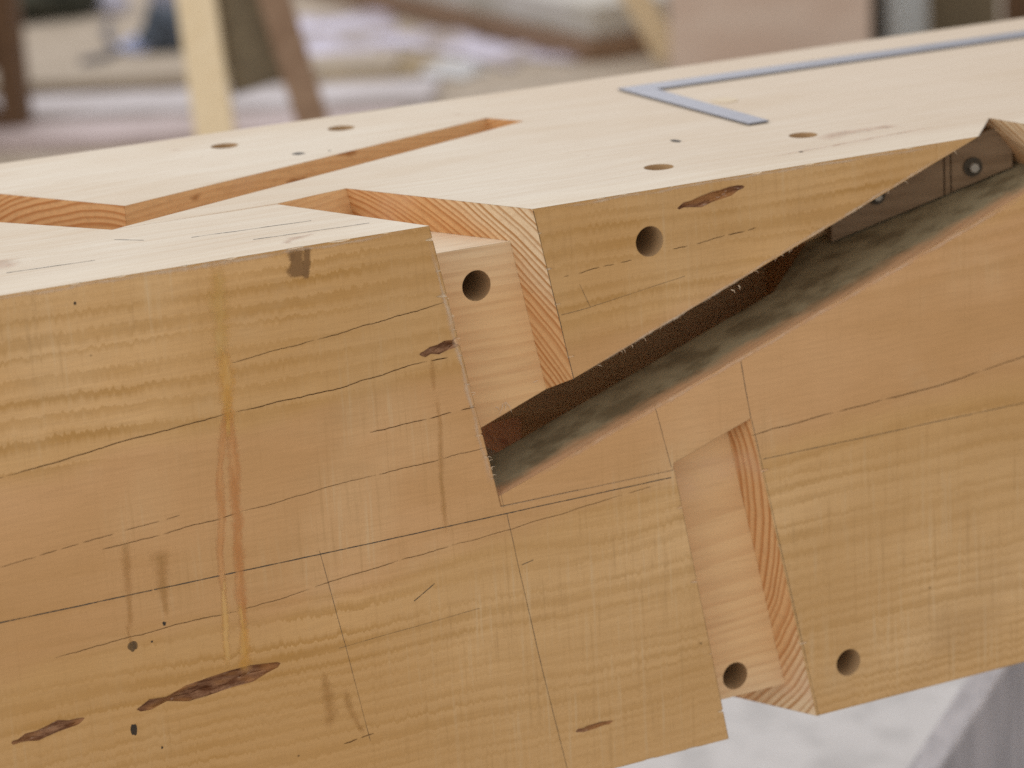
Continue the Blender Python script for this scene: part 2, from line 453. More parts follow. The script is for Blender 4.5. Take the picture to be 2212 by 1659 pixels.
# far shoulders
fx = lambda y: -.188 - .56 * (y - .177)
FT = [(-.216, YC - .0002), (-.188, .177), (fx(W + e), W + e), (xl - e, W + e), (xl - e, YC - .0002)]
cuts.append(cutter(hexa([(x, y, ZC) for x, y in FT], [(x, y, H + e) for x, y in FT])))
cuts.append(cutter(hexa([(xl - e, YC - .001, -e), (.06, YC - .001, -e), (.06, W + e, -e), (xl - e, W + e, -e)],
                        [(xl - e, YC - .001, ZC + .0009), (.06, YC - .001, ZC + .0009), (.06, W + e, ZC + .0009), (xl - e, W + e, ZC + .0009)])))
# slanting slot in the top
S2 = [(-.2175, .1163), (.122, .254), (.108, .283), (-.190, .1765), (-.26, .15)]
cuts.append(cutter(hexa([(x, y, .288) for x, y in S2], [(x, y, H + e) for x, y in S2])))
# slanting slot in the front
fz = lambda x: .192 + .332 * (x + .032)
cz = lambda x: .253 + .365 * (x - .021)
# stations along the slot: x, floor z, roof z at the face, drop of the roof per depth, depth
ST = [(-.145, fz(-.145) - .001, cz(-.145) + .002, .33, .105), (.20, fz(.20), cz(.20), .33, .112), (.30, fz(.30), cz(.30), .33, .085), (None, 0, 0, .33, .056)]
bmS = bmesh.new(); rows = []
for x, a, b, k, d in ST:
    if x is None: q = [(.3765, -e, .3277), (.3765, d, .3277), (.3547, d, cz(.3547) - k * d), (.3547, -e, cz(.3547) + k * e)]
    else: q = [(x, -e, a), (x, d, a), (x, d, b - k * d), (x, -e, b + k * e)]
    rows.append([bmS.verts.new(p) for p in q])
for a, b in zip(rows, rows[1:]):
    for k in range(4): bmS.faces.new((a[k], a[(k + 1) % 4], b[(k + 1) % 4], b[k]))
bmS.faces.new(rows[0][::-1]); bmS.faces.new(rows[-1])
bmesh.ops.triangulate(bmS, faces=bmS.faces); bmesh.ops.recalc_face_normals(bmS, faces=bmS.faces)
bmS.normal_update()
meS = bpy.data.meshes.new('cutter')
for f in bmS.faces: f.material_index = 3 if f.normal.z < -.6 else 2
bmS.to_mesh(meS); bmS.free()
for m in WOODS: meS.materials.append(m)
cuts.append(meS)
# pocket added behind the slot floor, shaped to darken the back of the slot
def pk(dz): return [(x, y, fz(x) + dz) for x, y in ((-.14, .052), (.195, .057), (.246, .098), (.246, .150), (-.14, .165))]
cuts.append(cutter(hexa(pk(-.075), pk(.003))))
# bored holes
hol = [cyl((.0762, -e, .329), (.0762, .17, .329), .0092), cyl((.2077, -e, .031), (.2077, .17, .031), .0090),
       cyl((-.029, -e, .3148), (-.029, .11, .3148), .0092), cyl((.1338, -e, .0328), (.1338, .11, .0328), .0090)]
hol += [cyl((x, y, H + e), (x, y, H - .16), .0092) for x, y in ((-.070, .318), (.016, .321))]
hol += [cyl((.235, .080, H + e), (.235, .080, H - .018), .0092)]
hol += [cyl((.115, .055, H + e), (.115, .055, H - .023), .0092)]
cuts.append(cutter(merge(hol), 6))
cuts.append(cutter(lens(.096, .3462, .1428, .3527, .0030, .0035, 4), 4))
cuts.append(cutter(cracks([([(.018, .3168), (.066, .320)], .0005, .010, .006), ([(.092, .3215), (.150, .3262)], .0005, .012, .008),
                           ([(.1424, .1962), (.2016, .1997), (.2784, .2031), (.3474, .2111), (.46, .222)], .0006, .05, .003)], 5), 5))
ch = [(x, 0, H) for x in (.045, .061, .092, .152, .189, .262)] + [(x, 0, cz(x)) for x in (.037, .083, .124, .131, .171, .226)]
ch += [(bx(0, z), 0, z) for z in (.345, .323, .301, .268)] + [(bl(0, z), 0, z) for z in (.172, .121, .052)]
cuts.append(cutter(chips(ch, 8, .0011)))
body = subtract(me, cuts); body.name = 'body'
ob = bpy.data.objects.new('body', body); COL.objects.link(ob); ob.parent = rt

# ------------------------------------------------------------------ left timber
lt = thing('timber', 'long squared timber on the left streaked with orange resin and long drying checks', 'timber', (0, 0, BZ), group='two timbers of the scarf joint')
xr = .25
me = block(-1.15, xr)
G = .00015
cuts = []
lx = lambda y, z: -.066 + .195 * (H - z) - .40 * y
def lv(z): return [(lx(-e, z), -e, z), (xr + e, -e, z), (xr + e, YC - G, z), (lx(YC - G, z), YC - G, z)]
cuts.append(cutter(hexa(lv(ZC - G), lv(H + e))))
lb = lambda y, z: .086 + .165 * (.188 - z) - .47 * y
def lv2(z): return [(lb(-e, z), -e, z), (xr + e, -e, z), (xr + e, YC - G - .0003, z), (lb(YC, z), YC - G - .0003, z)]
cuts.append(cutter(hexa(lv2(-e), lv2(ZC + .0002))))
lf = lambda y: -.217 - .70 * (y - .116)
FL = [(-.2165, YC - G - .0001), (xr + e, YC - G - .0001), (xr + e, W + e), (lf(W + e), W + e)]
cuts.append(cutter(hexa([(x, y, ZC - G - .0001) for x, y in FL], [(x, y, H + e) for x, y in FL])))
cuts.append(cutter(hexa([(-.02, YC - .0006, -e), (xr + e, YC - .0006, -e), (xr + e, W + e, -e), (-.02, W + e, -e)],
                        [(-.02, YC - .0006, ZC), (xr + e, YC - .0006, ZC), (xr + e, W + e, ZC), (-.02, W + e, ZC)])))
# mortises that take the tongues of the other timber
cuts.append(cutter(hexa([(-.17, T1 - .001, ZC - .0007), (.05, T1 - .001, ZC - .0007), (.05, YC, ZC - .0007), (-.17, YC, ZC - .0007)],
                        [(-.17, T1 - .001, zt + .001), (.05, T1 - .001, zt + .001), (.05, YC, zt + .001), (-.17, YC, zt + .001)])))
cuts.append(cutter(hexa([(.015, T2 - .001, zb - .001), (xr, T2 - .001, zb - .001), (xr, YC, zb - .001), (.015, YC, zb - .001)],
                        [(.015, T2 - .001, ZC + .001), (xr, T2 - .001, ZC + .001), (xr, YC, ZC + .001), (.015, YC, ZC + .001)])))
cuts.append(cutter(lens(-.2663, .1105, -.1781, .1185, .0052, .006, 11), 4))
cuts.append(cutter(lens(-.3397, .1079, -.2967, .1126, .0030, .0025, 12), 4))
cuts.append(cutter(lens(-.0775, .2858, -.0440, .2908, .0030, .004, 13), 4))
cuts.append(cutter(lens(.0092, .0308, .0353, .0316, .0016, .0012, 14), 4))
LC = [([(-.72, .225), (-.50, .243), (-.3292, .2598), (-.299, .2624), (-.2526, .2679), (-.2344, .2696), (-.1941, .2721), (-.1791, .2726), (-.1239, .2755), (-.0773, .2813), (-.060, .2807)], .00065, .09, .002),
      ([(-.1915, .3007), (-.1214, .3073), (-.0591, .3139)], .0005, .08, .002),
      ([(-.2768, .2084), (-.2448, .2097), (-.1843, .2142), (-.1285, .2187), (-.0776, .2204), (-.0391, .2224)], .0004, .06, .003),
      ([(-.1119, .2454), (-.0437, .2482)], .0006, .022, .006),
      ([(-.3347, .210), (-.2853, .2147), (-.230, .2189)], .0004, .015, .006),
      ([(-.3101, .1515), (-.265, .1543), (-.2265, .1558), (-.1914, .1559), (-.1331, .1618), (-.1002, .1646), (-.0304, .1692), (.0215, .1731), (.07, .177)], .0004, .07, .003),
      ([(-.143, .0599), (-.1236, .0614)], .0009, .02, .002)]
cuts.append(cutter(cracks(LC, 21), 5))
ch = [(x, 0, H) for x in (-.335, -.302, -.276, -.251, -.214, -.187, -.149, -.121, -.093)]
ch += [(lx(0, z) + .0002, 0, z) for z in (.352, .333, .318, .297, .281, .263, .249, .231, .217, .203)] + [(lb(0, z), 0, z) for z in (.16, .11, .06, .02)]
ch += [(x, 0, 0) for x in (-.05, .02, .06, .09)]
cuts.append(cutter(chips(ch, 18, .0012)))
body = subtract(me, cuts); body.name = 'body'
ob = bpy.data.objects.new('body', body); COL.objects.link(ob); ob.parent = lt

# ------------------------------------------------------------------ marks on the faces
def film_mat(name, c0, c1, op, rough=.3, sc=240, edge=.55, coat=0.0, endf=.16):
    s = NT(name); co = s.co(); uv = s.uv()
    u, v, _ = s.xyz(uv)
    n = s.noise(co, sc, 4, .65); n2 = s.noise(s.scale(co, (60, 60, 22)), 1, 3, .6)
    col = s.mix(s.ramp(n2, .35, .65), c0, c1)
    d = s.math('ABSOLUTE', s.math('SUBTRACT', s.math('MULTIPLY', u, 2), 1))
    ev = s.math('MINIMUM', s.ramp(v, 0, endf), s.ramp(v, 1, 1 - endf))
    a = s.math('ADD', s.math('SUBTRACT', 1, d), s.math('MULTIPLY', s.math('SUBTRACT', n, .5), 1.3))
    a = s.math('MULTIPLY', s.ramp(a, .08, edge + .35), s.math('MULTIPLY', ev, s.ramp(n2, .28, .6, op * .35, op)))
    return s.done(col, rough, s.bump(n, .4, .001), spec=.45, alpha=a, coat=coat)
M_ORANGE = film_mat('orange_resin', (.64, .25, .06), (.70, .37, .14), .75, .28)
M_YELLOW = film_mat('yellow_resin', (.76, .38, .05), (.76, .46, .16), .75, .28)
M_PALE = film_mat('pale_resin', (.72, .43, .10), (.76, .50, .20), .65, .35)
M_BROWN = film_mat('brown_stain', (.42, .20, .04), (.48, .26, .07), .40, .55, 160, .8)
M_DARK = film_mat('dark_weathered_patch', (.16, .075, .022), (.27, .14, .045), .85, .5, 120, .35)
M_BLACK = film_mat('black_pitch', (.018, .013, .008), (.04, .03, .02), 1.0, .65, 400, .5)
M_TSTAIN = film_mat('pink_grain_stain', (.55, .33, .23), (.45, .30, .20), .5, .55, 130, .9)

def film(name, pts, widths, mat, parent, plane='front', seed=0, thick=.00014, wav=1.0):
    """a low ridge of film following points on a face; u across, v along"""
    V, F, UV = [], [], []; N = len(pts); rows = []
    rnd = random.Random(seed)
    P = []
    for i in range(N - 1):
        a, b = pts[i], pts[i + 1]; L = math.hypot(b[0] - a[0], b[1] - a[1]); n = max(1, int(L / .004))
        for k in range(n):
            t = k / n; P.append((a[0] + (b[0] - a[0]) * t, a[1] + (b[1] - a[1]) * t, widths[i] + (widths[i + 1] - widths[i]) * t))
    P.append((*pts[-1], widths[-1]))
    bm = bmesh.new(); uvl = bm.loops.layers.uv.new('UVMap')
    for i, (x, z, w) in enumerate(P):
        a, b = P[max(0, i - 1)], P[min(len(P) - 1, i + 1)]
        dx, dz = b[0] - a[0], b[1] - a[1]; L = math.hypot(dx, dz); nx, nz = -dz / L, dx / L
        w *= 1 + .45 * wav * mnoise.noise(Vector((x * 90, z * 90, seed * 3.1)))
        off = .0012 * wav * mnoise.noise(Vector((x * 60 + 9, z * 60, seed)))
        row = []
        for u, h in ((0, .15), (.25, .8), (.5, 1), (.75, .8), (1, .15)):
            t = (u - .5) * w + off; hh = thick * h + .00012
            p = (x + nx * t, -hh, z + nz * t) if plane == 'front' else (x + nx * t, z + nz * t, H + hh)
            row.append((bm.verts.new(p), u, i / (len(P) - 1)))
        rows.append(row)
    for a, b in zip(rows, rows[1:]):
        for k in range(4):
            q = (a[k], a[k + 1], b[k + 1], b[k]); f = bm.faces.new([t[0] for t in q])
            for lp, t in zip(f.loops, q): lp[uvl].uv = (t[1], t[2])
    o = bm_obj(name, bm, mat, parent, smooth=True)
    return o
M_WORN = film_mat('worn_arris', (.74, .56, .37), (.78, .62, .44), .62, .6, 260, .9)
M_PINKE = film_mat('pink_arris', (.74, .47, .27), (.78, .53, .33), .7, .6, 260, .8)
film('worn_arris', [(lx(0, z) - .0022, z) for z in (.357, .33, .30, .27, .24, .21, .193)], [.005, .004, .006, .005, .004, .006, .007], M_WORN, lt, seed=50, thick=.00004, wav=1.3)
film('worn_arris', [(x, fz(x) - .0016) for x in (-.025, .05, .12, .20, .30, .37)], [.004, .0045, .004, .0045, .005, .005], M_PINKE, rt, seed=51, thick=.00004, wav=.8)
film('worn_arris', [(x, cz(x) + .0013) for x in (.024, .08, .14, .22, .31)], [.003, .0035, .003, .0035, .003], M_WORN, rt, seed=52, thick=.00004, wav=.8)
film('worn_arris', [(x, .3585) for x in (.004, .08, .16, .24, .30)], [.003, .0025, .003, .0025, .003], M_WORN, rt, seed=53, thick=.00004, wav=.8)
film('worn_arris', [(x, .3583) for x in (-.40, -.33, -.26, -.2, -.13, -.07)], [.003, .0025, .003, .005, .003, .003], M_WORN, lt, seed=54, thick=.00004, wav=.8)
o = film('resin_streak', [(-.1952, .3585), (-.1962, .3371), (-.1970, .300)], [.014, .015, .012], M_PALE, lt, seed=1); o['label'] = 'pale amber resin at the top arris'
o = film('resin_streak', [(-.1965, .312), (-.1962, .285), (-.1972, .256)], [.012, .0125, .011], M_YELLOW, lt, seed=2); o['label'] = 'yellow resin above the fork'
film('resin_streak', [(-.1978, .280), (-.2002, .2602), (-.2041, .242), (-.206, .2149), (-.2086, .1934), (-.2084, .160)], [.0066, .0072, .0066, .007, .006, .006], M_ORANGE, lt, seed=3)
film('resin_streak', [(-.1958, .280), (-.1954, .2457), (-.1964, .213), (-.1973, .1883), (-.1989, .1635), (-.198, .138)], [.0075, .0085, .0085, .0092, .009, .008], M_ORANGE, lt, seed=4)
film('resin_streak', [(-.2084, .180), (-.209, .1516), (-.2099, .1214)], [.007, .0066, .006], M_YELLOW, lt, seed=5)
film('resin_streak', [(-.1985, .162), (-.1985, .140), (-.1996, .1155)], [.008, .010, .009], M_YELLOW, lt, seed=6)
film('resin_streak', [(-.1400, .0945), (-.1375, .080), (-.1341, .0713), (-.129, .0618)], [.006, .008, .006, .004], M_BROWN, lt, seed=7)
film('water_stain', [(-.0685, .262), (-.068, .2299), (-.0691, .2017), (-.068, .172)], [.004, .0055, .006, .005], M_BROWN, lt, seed=8)
film('water_stain', [(-.0705, .283), (-.0695, .262)], [.006, .005], M_BROWN, lt, seed=9)
film('water_stain', [(-.2629, .2128), (-.2643, .1858), (-.2651, .155)], [.012, .008, .006], M_BROWN, lt, seed=10)
film('water_stain', [(-.2665, .162), (-.2655, .150)], [.004, .003], M_BROWN, lt, seed=16)
film('water_stain', [(-.243, .203), (-.244, .181), (-.243, .160)], [.016, .012, .004], M_BROWN, lt, seed=17)
film('water_stain', [(-.152, .108), (-.150, .080), (-.153, .070)], [.010, .014, .010], M_BROWN, lt, seed=18)
film('weathered_patch', [(-.1475, .3597), (-.1480, .352), (-.1485, .3425)], [.0175, .017, .0145], M_DARK, lt, seed=11)
film('weathered_patch', [(-.1415, .3597), (-.1425, .349), (-.143, .3405)], [.006, .0055, .005], M_DARK, lt, seed=12)
M_PENCIL = film_mat('pencil_graphite', (.03, .028, .022), (.05, .045, .035), 1.0, .5, 500, .25, endf=.004)
for i, (x0, z0_, x1, z1_, w, st) in enumerate(PENCIL):
    film('pencil_line', [(x0, z0_), (x1, z1_)], [w * 1.5 * st] * 2, M_PENCIL, rt if (x0 > -.02 and z0_ > .19 or x0 > .12) else lt, seed=30 + i, thick=.00005, wav=.15)
def spot(parent, x, z, rx, rz, seed, plane='front', mat=None, name='pitch_spot', thick=.0004):
    bm = bmesh.new(); n = 14; uvl = bm.loops.layers.uv.new('UVMap')
    mk = (lambda a, b, h: (a, -h, b)) if plane == 'front' else (lambda a, b, h: (a, b, H + h))
    c = bm.verts.new(mk(x, z, thick)); R = []
    for k in range(n):
        t = 2 * math.pi * k / n; q = 1 + .55 * mnoise.noise(Vector((math.cos(t) * 1.3 + seed, math.sin(t) * 1.3, seed * .7)))
        R.append(bm.verts.new(mk(x + math.cos(t) * rx * q, z + math.sin(t) * rz * q, .00015)))
    for k in range(n):
        f = bm.faces.new((c, R[k], R[(k + 1) % n]))
        for lp in f.loops: lp[uvl].uv = (.5, .5)
    return bm_obj(name, bm, mat or M_BLACK, parent, smooth=True)
for i, (x, z, a, b) in enumerate([(-.2651, .1479, .0028, .0030), (-.2691, .0993, .0017, .0034), (-.2452, .1577, .0010, .0013), (-.2535, .1487, .0006, .0006),
                                  (-.2537, .0842, .0005, .0009), (-.2776, .3492, .0006, .0009)]):
    spot(lt, x, z, a, b, i + 1)
for i, (x, y, a, b, pr) in enumerate([(-.0417, .2563, .0036, .0045, rt), (.1641, .1199, .0028, .0045, rt), (-.022, .251, .001, .0014, rt), (.205, .035, .001, .002, rt)]):
    spot(pr, x, y, a, b, i + 40, 'top')
film('grain_stain', [(.232, .062), (.262, .068), (.300, .066)], [.018, .026, .012], M_TSTAIN, rt, 'top', 13, .0001)
film('grain_stain', [(.18, .034), (.25, .040), (.315, .045)], [.003, .006, .003], M_TSTAIN, rt, 'top', 14, .0001)
for i, pp in enumerate([[(-.1863, .065), (-.1142, .0589)], [(-.224, .0898), (-.2106, .0768)], [(-.16, .035), (-.09, .030)], [(-.30, .05), (-.25, .046)]]):
    film('pencil_line', pp, [.0012, .0010], M_PENCIL, lt, 'top', 80 + i, .00005, .6)
film('grain_stain', [(-.15, .012), (-.14, .022), (-.125, .026)], [.010, .012, .006], M_TSTAIN, lt, 'top', 90, .0001)
film('grain_stain', [(-.33, .10), (-.30, .075), (-.29, .06)], [.05, .04, .02], M_TSTAIN, lt, 'top', 91, .0001)
# raised wooden plug in the top face
pm = NT('plug_wood'); pm = pm.done((.66, .55, .39), .6)
o = bm_obj('plug', cyl((.261, .222, H - .002), (.261, .222, H + .0006), .0088, 28), pm, rt)
o['label'] = 'yellowish round plug set flush in the top face'
# loose fibres left by the saw
sm = NT('splinter_fibre').done((.74, .58, .40), .7)
for i, (x, z, dx, dz, L) in enumerate([(-.0165, .2405, -.6, -1, .0075), (-.0148, .2412, .45, -1, .0075), (-.0156, .241, -.05, -1, .005), (-.0215, .2392, .5, -.6, .003), (.0045, .2498, .9, .3, .003), (.131, .2905, .7, -.7, .003), (.136, .2925, .2, -1, .003)]):
    y = T1 if x < .02 else .0
    d = Vector((dx, -.25, dz)).normalized(); a = Vector((x, y, z)); c = a + d * L
    mid = (a + c) / 2 + Vector((.0006, 0, .0004))
    bm = merge([cyl(a, mid, .00028, 6, .00022), cyl(mid, c, .00022, 6, .00008)])
    bm_obj('splinter', bm, sm, rt)

rnd = random.Random(77)
def fibre(a, d, L, r=.00016):
    a, d = Vector(a), Vector(d).normalized(); c = a + d * L; mid = (a + c) / 2 + Vector((0, -.0003, .0004))
    return merge([cyl(a, mid, r, 5, r * .8), cyl(mid, c, r * .8, 5, r * .3)])
for k in range(16):
    x = rnd.uniform(.03, .30)
    bm_obj('splinter', fibre((x, .0002, cz(x) + .0003), (rnd.uniform(-.9, .9), -.5, -rnd.uniform(.3, 1)), rnd.uniform(.0012, .0032)), sm, rt)
for k in range(14):
    z = rnd.uniform(.195, .355)
    bm_obj('splinter', fibre((lx(0, z) - .0002, 0, z), (1, -.5, rnd.uniform(-.8, .5)), rnd.uniform(.001, .0026)), sm, lt)

# ------------------------------------------------------------------ block bolted in the slot
def cleat_mat():
    s = NT('dark_cleat_wood'); co = s.co()
    n = s.noise(s.scale(co, (14, 60, 160)), 1, 4, .6)
    col = s.mix(s.ramp(n, .3, .7), (.30, .20, .115), (.22, .14, .075))
    return s.done(col, .6, s.bump(n, .4, .001, s.bevel(.0012)))
M_CLEAT = cleat_mat()
M_STEELD = NT('bolt_steel').done((.42, .39, .33), .5, metal=.6)
cy = lambda x: .076 - .31 * (x - .253)
cl = bpy.data.objects.new('backing_block', None); COL.objects.link(cl); cl.parent = rt
cl['label'] = 'dark wooden block with two bolts in the slot'
def slab(name, x0, x1, zlo, zhi, th, parent, mat):
    a, b = (x0, cy(x0)), (x1, cy(x1)); n = Vector((.31, 1, 0)).normalized()
    bot, top = [], []
    for dz, L in ((zlo, bot), (zhi, top)):
        L += [(a[0], a[1], fz(a[0]) + dz), (b[0], b[1], fz(b[0]) + dz), (b[0] + n.x * th, b[1] + n.y * th, fz(b[0]) + dz), (a[0] + n.x * th, a[1] + n.y * th, fz(a[0]) + dz)]
    return bm_obj(name, hexa(bot, top), mat, parent)
slab('plank', .252, .3245, .0015, .040, .012, cl, M_CLEAT)
slab('plank', .3295, .3690, .0015, .032, .012, cl, M_CLEAT)
slab('spacer', .3253, .3288, .0012, .036, .009, cl, M_CLEAT)
def bolt(x, z, r):
    n = Vector((-.31, -1, 0)).normalized(); p = Vector((x, cy(x), z))
    b = bm_obj('washer', cyl(p - n * .001, p + n * .0014, r * 1.75, 24), NT('washer_steel').done((.075, .06, .04), .7), cl)
    h = bm_obj('bolt_head', cyl(p + n * .0012, p + n * .0055, r, 6, r * .86), M_STEELD, cl)
bolt(.343, .3292, .0036); bolt(.281, .3160, .0033)

# ------------------------------------------------------------------ steel square lying on the top
def steel():
    s = NT('blued_steel'); co = s.co()
    n = s.noise(s.scale(co, (30, 90, 30)), 1, 4, .6)
    return s.done(s.mix(s.ramp(n, .3, .7), (.25, .26, .30), (.32, .33, .37)), s.ramp(n, .3, .7, .34, .5), s.bevel(.0006), metal=.75)
M_STEEL = steel()
sq = thing('carpenter_square', 'thin grey steel carpenter square lying on the pale top face', 'square', (.2265, .312, BZ + H + .0006), math.radians(-.6))
t = .0012
bmq = hexa([(0, 0, 0), (.62, 0, 0), (.62, -.021, 0), (0, -.021, 0)], [(0, 0, t), (.62, 0, t), (.62, -.021, t), (0, -.021, t)])
bm_obj('blade', bmq, M_STEEL, sq)
bmq = hexa([(.0, -.0212, 0), (.019, -.0212, 0), (.0165, -.180, 0), (.001, -.180, 0)], [(.0, -.0212, t), (.019, -.0212, t), (.0165, -.180, t), (.001, -.180, t)])
bm_obj('tongue', bmq, M_STEEL, sq)

# ------------------------------------------------------------------ supports and workshop things behind
def board_mat(name, c0, c1, sc=(6, 60, 60), rough=.7):
    s = NT(name); co = s.co()
    n = s.noise(s.scale(co, sc), 1, 4, .6)
    n2 = s.noise(co, 4, 3)
    col = s.mix(s.ramp(n, .3, .7), c0, c1); col = s.mix(s.ramp(n2, .4, .7, 0, .25), col, tuple(v * .75 for v in c0))
    return s.done(col, rough, s.bump(n, .5, .002))
M_GREYW = board_mat('weathered_grey_wood', (.58, .57, .60), (.42, .415, .44), (90, 90, 5))
M_BRNW = board_mat('dark_brown_wood', (.085, .042, .018), (.14, .075, .034))
M_MIDB = board_mat('mid_brown_wood', (.22, .13, .075), (.31, .20, .125))
M_OLIVE = board_mat('olive_brown_board', (.145, .11, .065), (.20, .155, .09))  # dark olive brown for the gusset and one shed board
M_YELW = board_mat('new_yellow_wood', (.82, .67, .44), (.76, .60, .37))
M_PALEW = board_mat('pale_green_grey_timber', (.50, .47, .40), (.60, .58, .54), (2, 5, 5))
M_PINKW = board_mat('pinkish_plank_wood', (.60, .50, .49), (.40, .32, .29), (3, 9, 9))
M_WHITEW = board_mat('whitish_plank_wood', (.66, .62, .63), (.42, .37, .35), (3, 9, 9))
M_TANW = board_mat('tan_plank_wood', (.38, .31, .23), (.46, .385, .29), (2, 20, 20))
M_PLY = board_mat('plywood_sheet', (.62, .47, .37), (.68, .55, .45), (2, 9, 9))

def bar(name, a, b, w, d, mat, parent=None, up=(0, 0, 1), ends=None):
    """a rectangular board from a to b, w across, d thick, edges lightly bevelled; ends='z' cuts the ends level"""
    a, b = Vector(a), Vector(b); ax = (b - a).normalized()
    s_ = ax.cross(Vector(up)).normalized(); u = s_.cross(ax).normalized()
    bm = bmesh.new(); vs_ = []
    for p in (a, b):
        for i, j in ((-1, -1), (1, -1), (1, 1), (-1, 1)):
            q = p + s_ * (w / 2 * i) + u * (d / 2 * j)
            if ends == 'z': q = q + ax * ((p.z - q.z) / ax.z)
            vs_.append(bm.verts.new(q))
    for f in ((3, 2, 1, 0), (4, 5, 6, 7), (0, 1, 5, 4), (1, 2, 6, 5), (2, 3, 7, 6), (3, 0, 4, 7)): bm.faces.new([vs_[k] for k in f])
    bmesh.ops.bevel(bm, geom=bm.edges[:], offset=min(w, d) * .06, segments=1, affect='EDGES')
    o = bm_obj(name, bm, mat, parent)
    return o

# sawhorse under the right timber: legs lean along and across
def sawhorse(name, label, x, group):
    s = thing(name, label, 'sawhorse', (x, .184, 0), 0, group)
    bar('crossbeam', (0, -.34, BZ - .046), (0, .34, BZ - .046), .09, .09, M_GREYW, s)
    for sx in (-1, 1):
        for sy in (-1, 1):
            bar('leg', (sx * .49, sy * .25, 0), (sx * .062, sy * .205, BZ - .02), .036, .085, M_GREYW, s, up=(sx, 0, .8), ends='z')
        bar('brace', (sx * .30, -.22, .20), (sx * .30, .22, .20), .025, .08, M_BRNW, s)
    return s
sawhorse('sawhorse', 'weathered grey sawhorse under the right end of the timbers', .868, 'sawhorses carrying the timbers')

# trestle standing at the far left
tr = thing('trestle', 'brown wooden trestle post with wide board at the left edge of the yard', 'trestle', (1.235, 5.46, 0))
bar('post', (0, 0, 0), (0, .02, 1.1), .060, .09, M_BRNW, tr, up=(.5, .85, 0))
bar('board', (-.60, .36, .62), (-.022, .055, .62), .05, .90, M_BRNW, tr)
bar('brace', (-.03, .0, .012), (-.30, .16, .30), .05, .06, M_BRNW, tr)

# trestle with the new yellow leg, closer behind the timbers
tr = thing('trestle', 'trestle with one new yellow leg, one brown leg and a dark gusset board', 'trestle', (1.0, 3.2, 0))
bar('leg', (-.042, -.052, 0), (.002, .225, .93), .070, .045, M_YELW, tr, up=(.4, .9, 0)).__setitem__('label', 'new yellow board')
bar('leg', (.170, -.165, 0), (.075, .19, .93), .055, .05, M_MIDB, tr, up=(.4, .9, 0))
bm = hexa([(.022, .075, .415), (.142, .035, .445), (.150, .055, .445), (.030, .095, .415)], [(.010, .225, .92), (.095, .175, .92), (.103, .195, .92), (.018, .245, .92)])
bm_obj('gusset_board', bm, M_OLIVE, tr)
bar('top_rail', (-.35, .36, .965), (.45, -.02, .965), .07, .09, M_BRNW, tr)

# planks lying on the dusty floor
for lab, mat, c, w, L, z, th in (('tan plank lying farthest back of the three floor planks', M_TANW, (1.70, 6.06), .27, 1.6, 0, .035),
                            ('whitish plank lying between the tan and the pinkish one', M_WHITEW, (1.545, 5.60), .30, 1.7, 0, .03),
                            ('pinkish plank lying nearest behind the timbers', M_PINKW, (1.38, 5.24), .24, 1.5, 0, .03)):
    d = Vector((.86, -.51, 0)).normalized(); c = Vector((*c, th / 2 + z))
    tag(bar('plank', c - d * L / 2, c + d * L / 2, w, th, mat), lab, 'plank', 'planks on the yard floor')

# broad pale timber; brown plank added below it as its shadow stripe
tag(bar('plank', (3.03, 5.36, .03), (2.98, 8.6, .03), .40, .06, M_MIDB), 'brown plank added as the shadow stripe under the broad pale timber', 'plank', 'planks on the yard floor')
tag(bar('pale_timber', (3.06, 5.40, .105), (3.01, 8.6, .105), .38, .09, M_PALEW), 'broad pale weathered timber lying on a brown plank', 'timber')

def sheet(name, c, sx, sy, hgt, mat, seed, rot=0):
    bm = bmesh.new(); n = 26; g = []
    for i in range(n):
        row = []
        for j in range(n):
            u, v = i / (n - 1) * 2 - 1, j / (n - 1) * 2 - 1
            k = 1 + .3 * mnoise.noise(Vector((u * 1.5 + seed, v * 1.5, 0)))
            x, y = u * sx * k, v * sy * k
            fade = max(0, 1 - max(abs(u), abs(v)) ** 4)
            z = .006 + hgt * fade * (abs(mnoise.noise(Vector((x * 9, y * 9, seed)))) + .5 * abs(mnoise.noise(Vector((x * 22, y * 22, seed)))))
            row.append(bm.verts.new((c[0] + x * math.cos(rot) - y * math.sin(rot), c[1] + x * math.sin(rot) + y * math.cos(rot), z)))
        g.append(row)
    for i in range(n - 1):
        for j in range(n - 1): bm.faces.new((g[i][j], g[i + 1][j], g[i + 1][j + 1], g[i][j + 1]))
    return bm_obj(name, bm, mat, None, True)
def plain(name, c0, c1, sc=8, rough=.5, metal=0):
    s = NT(name); n = s.noise(s.co(), sc, 4, .6)
    return s.done(s.mix(s.ramp(n, .35, .65), c0, c1), rough, s.bump(n, .3, .004), metal=metal)
M_PLASTIC = plain('lavender_plastic', (.68, .65, .80), (.33, .26, .21), 5, .32)
tag(sheet('plastic_sheet', (2.40, 6.35), .30, .55, .035, M_PLASTIC, 3, -.35), 'large crumpled lavender plastic sheet on the floor by the trestle', 'plastic sheet')
tag(sheet('plastic_sheet', (2.70, 5.86), .10, .40, .035, M_PLASTIC, 7, .05), 'narrow lavender plastic strip beside the brown plank', 'plastic sheet')
tag(sheet('paper_scrap', (2.47, 5.50), .07, .10, .04, plain('white_paper', (.66, .65, .66), (.56, .56, .55)), 9, .3), 'small white paper scrap on the sawdust', 'paper')
tag(sheet('sawdust_heap', (2.33, 5.66), .20, .16, .05, plain('brown_sawdust', (.30, .22, .12), (.38, .30, .19), 30, .9), 5, .2), 'low brown sawdust heap between the plastic and the scrap', 'sawdust')

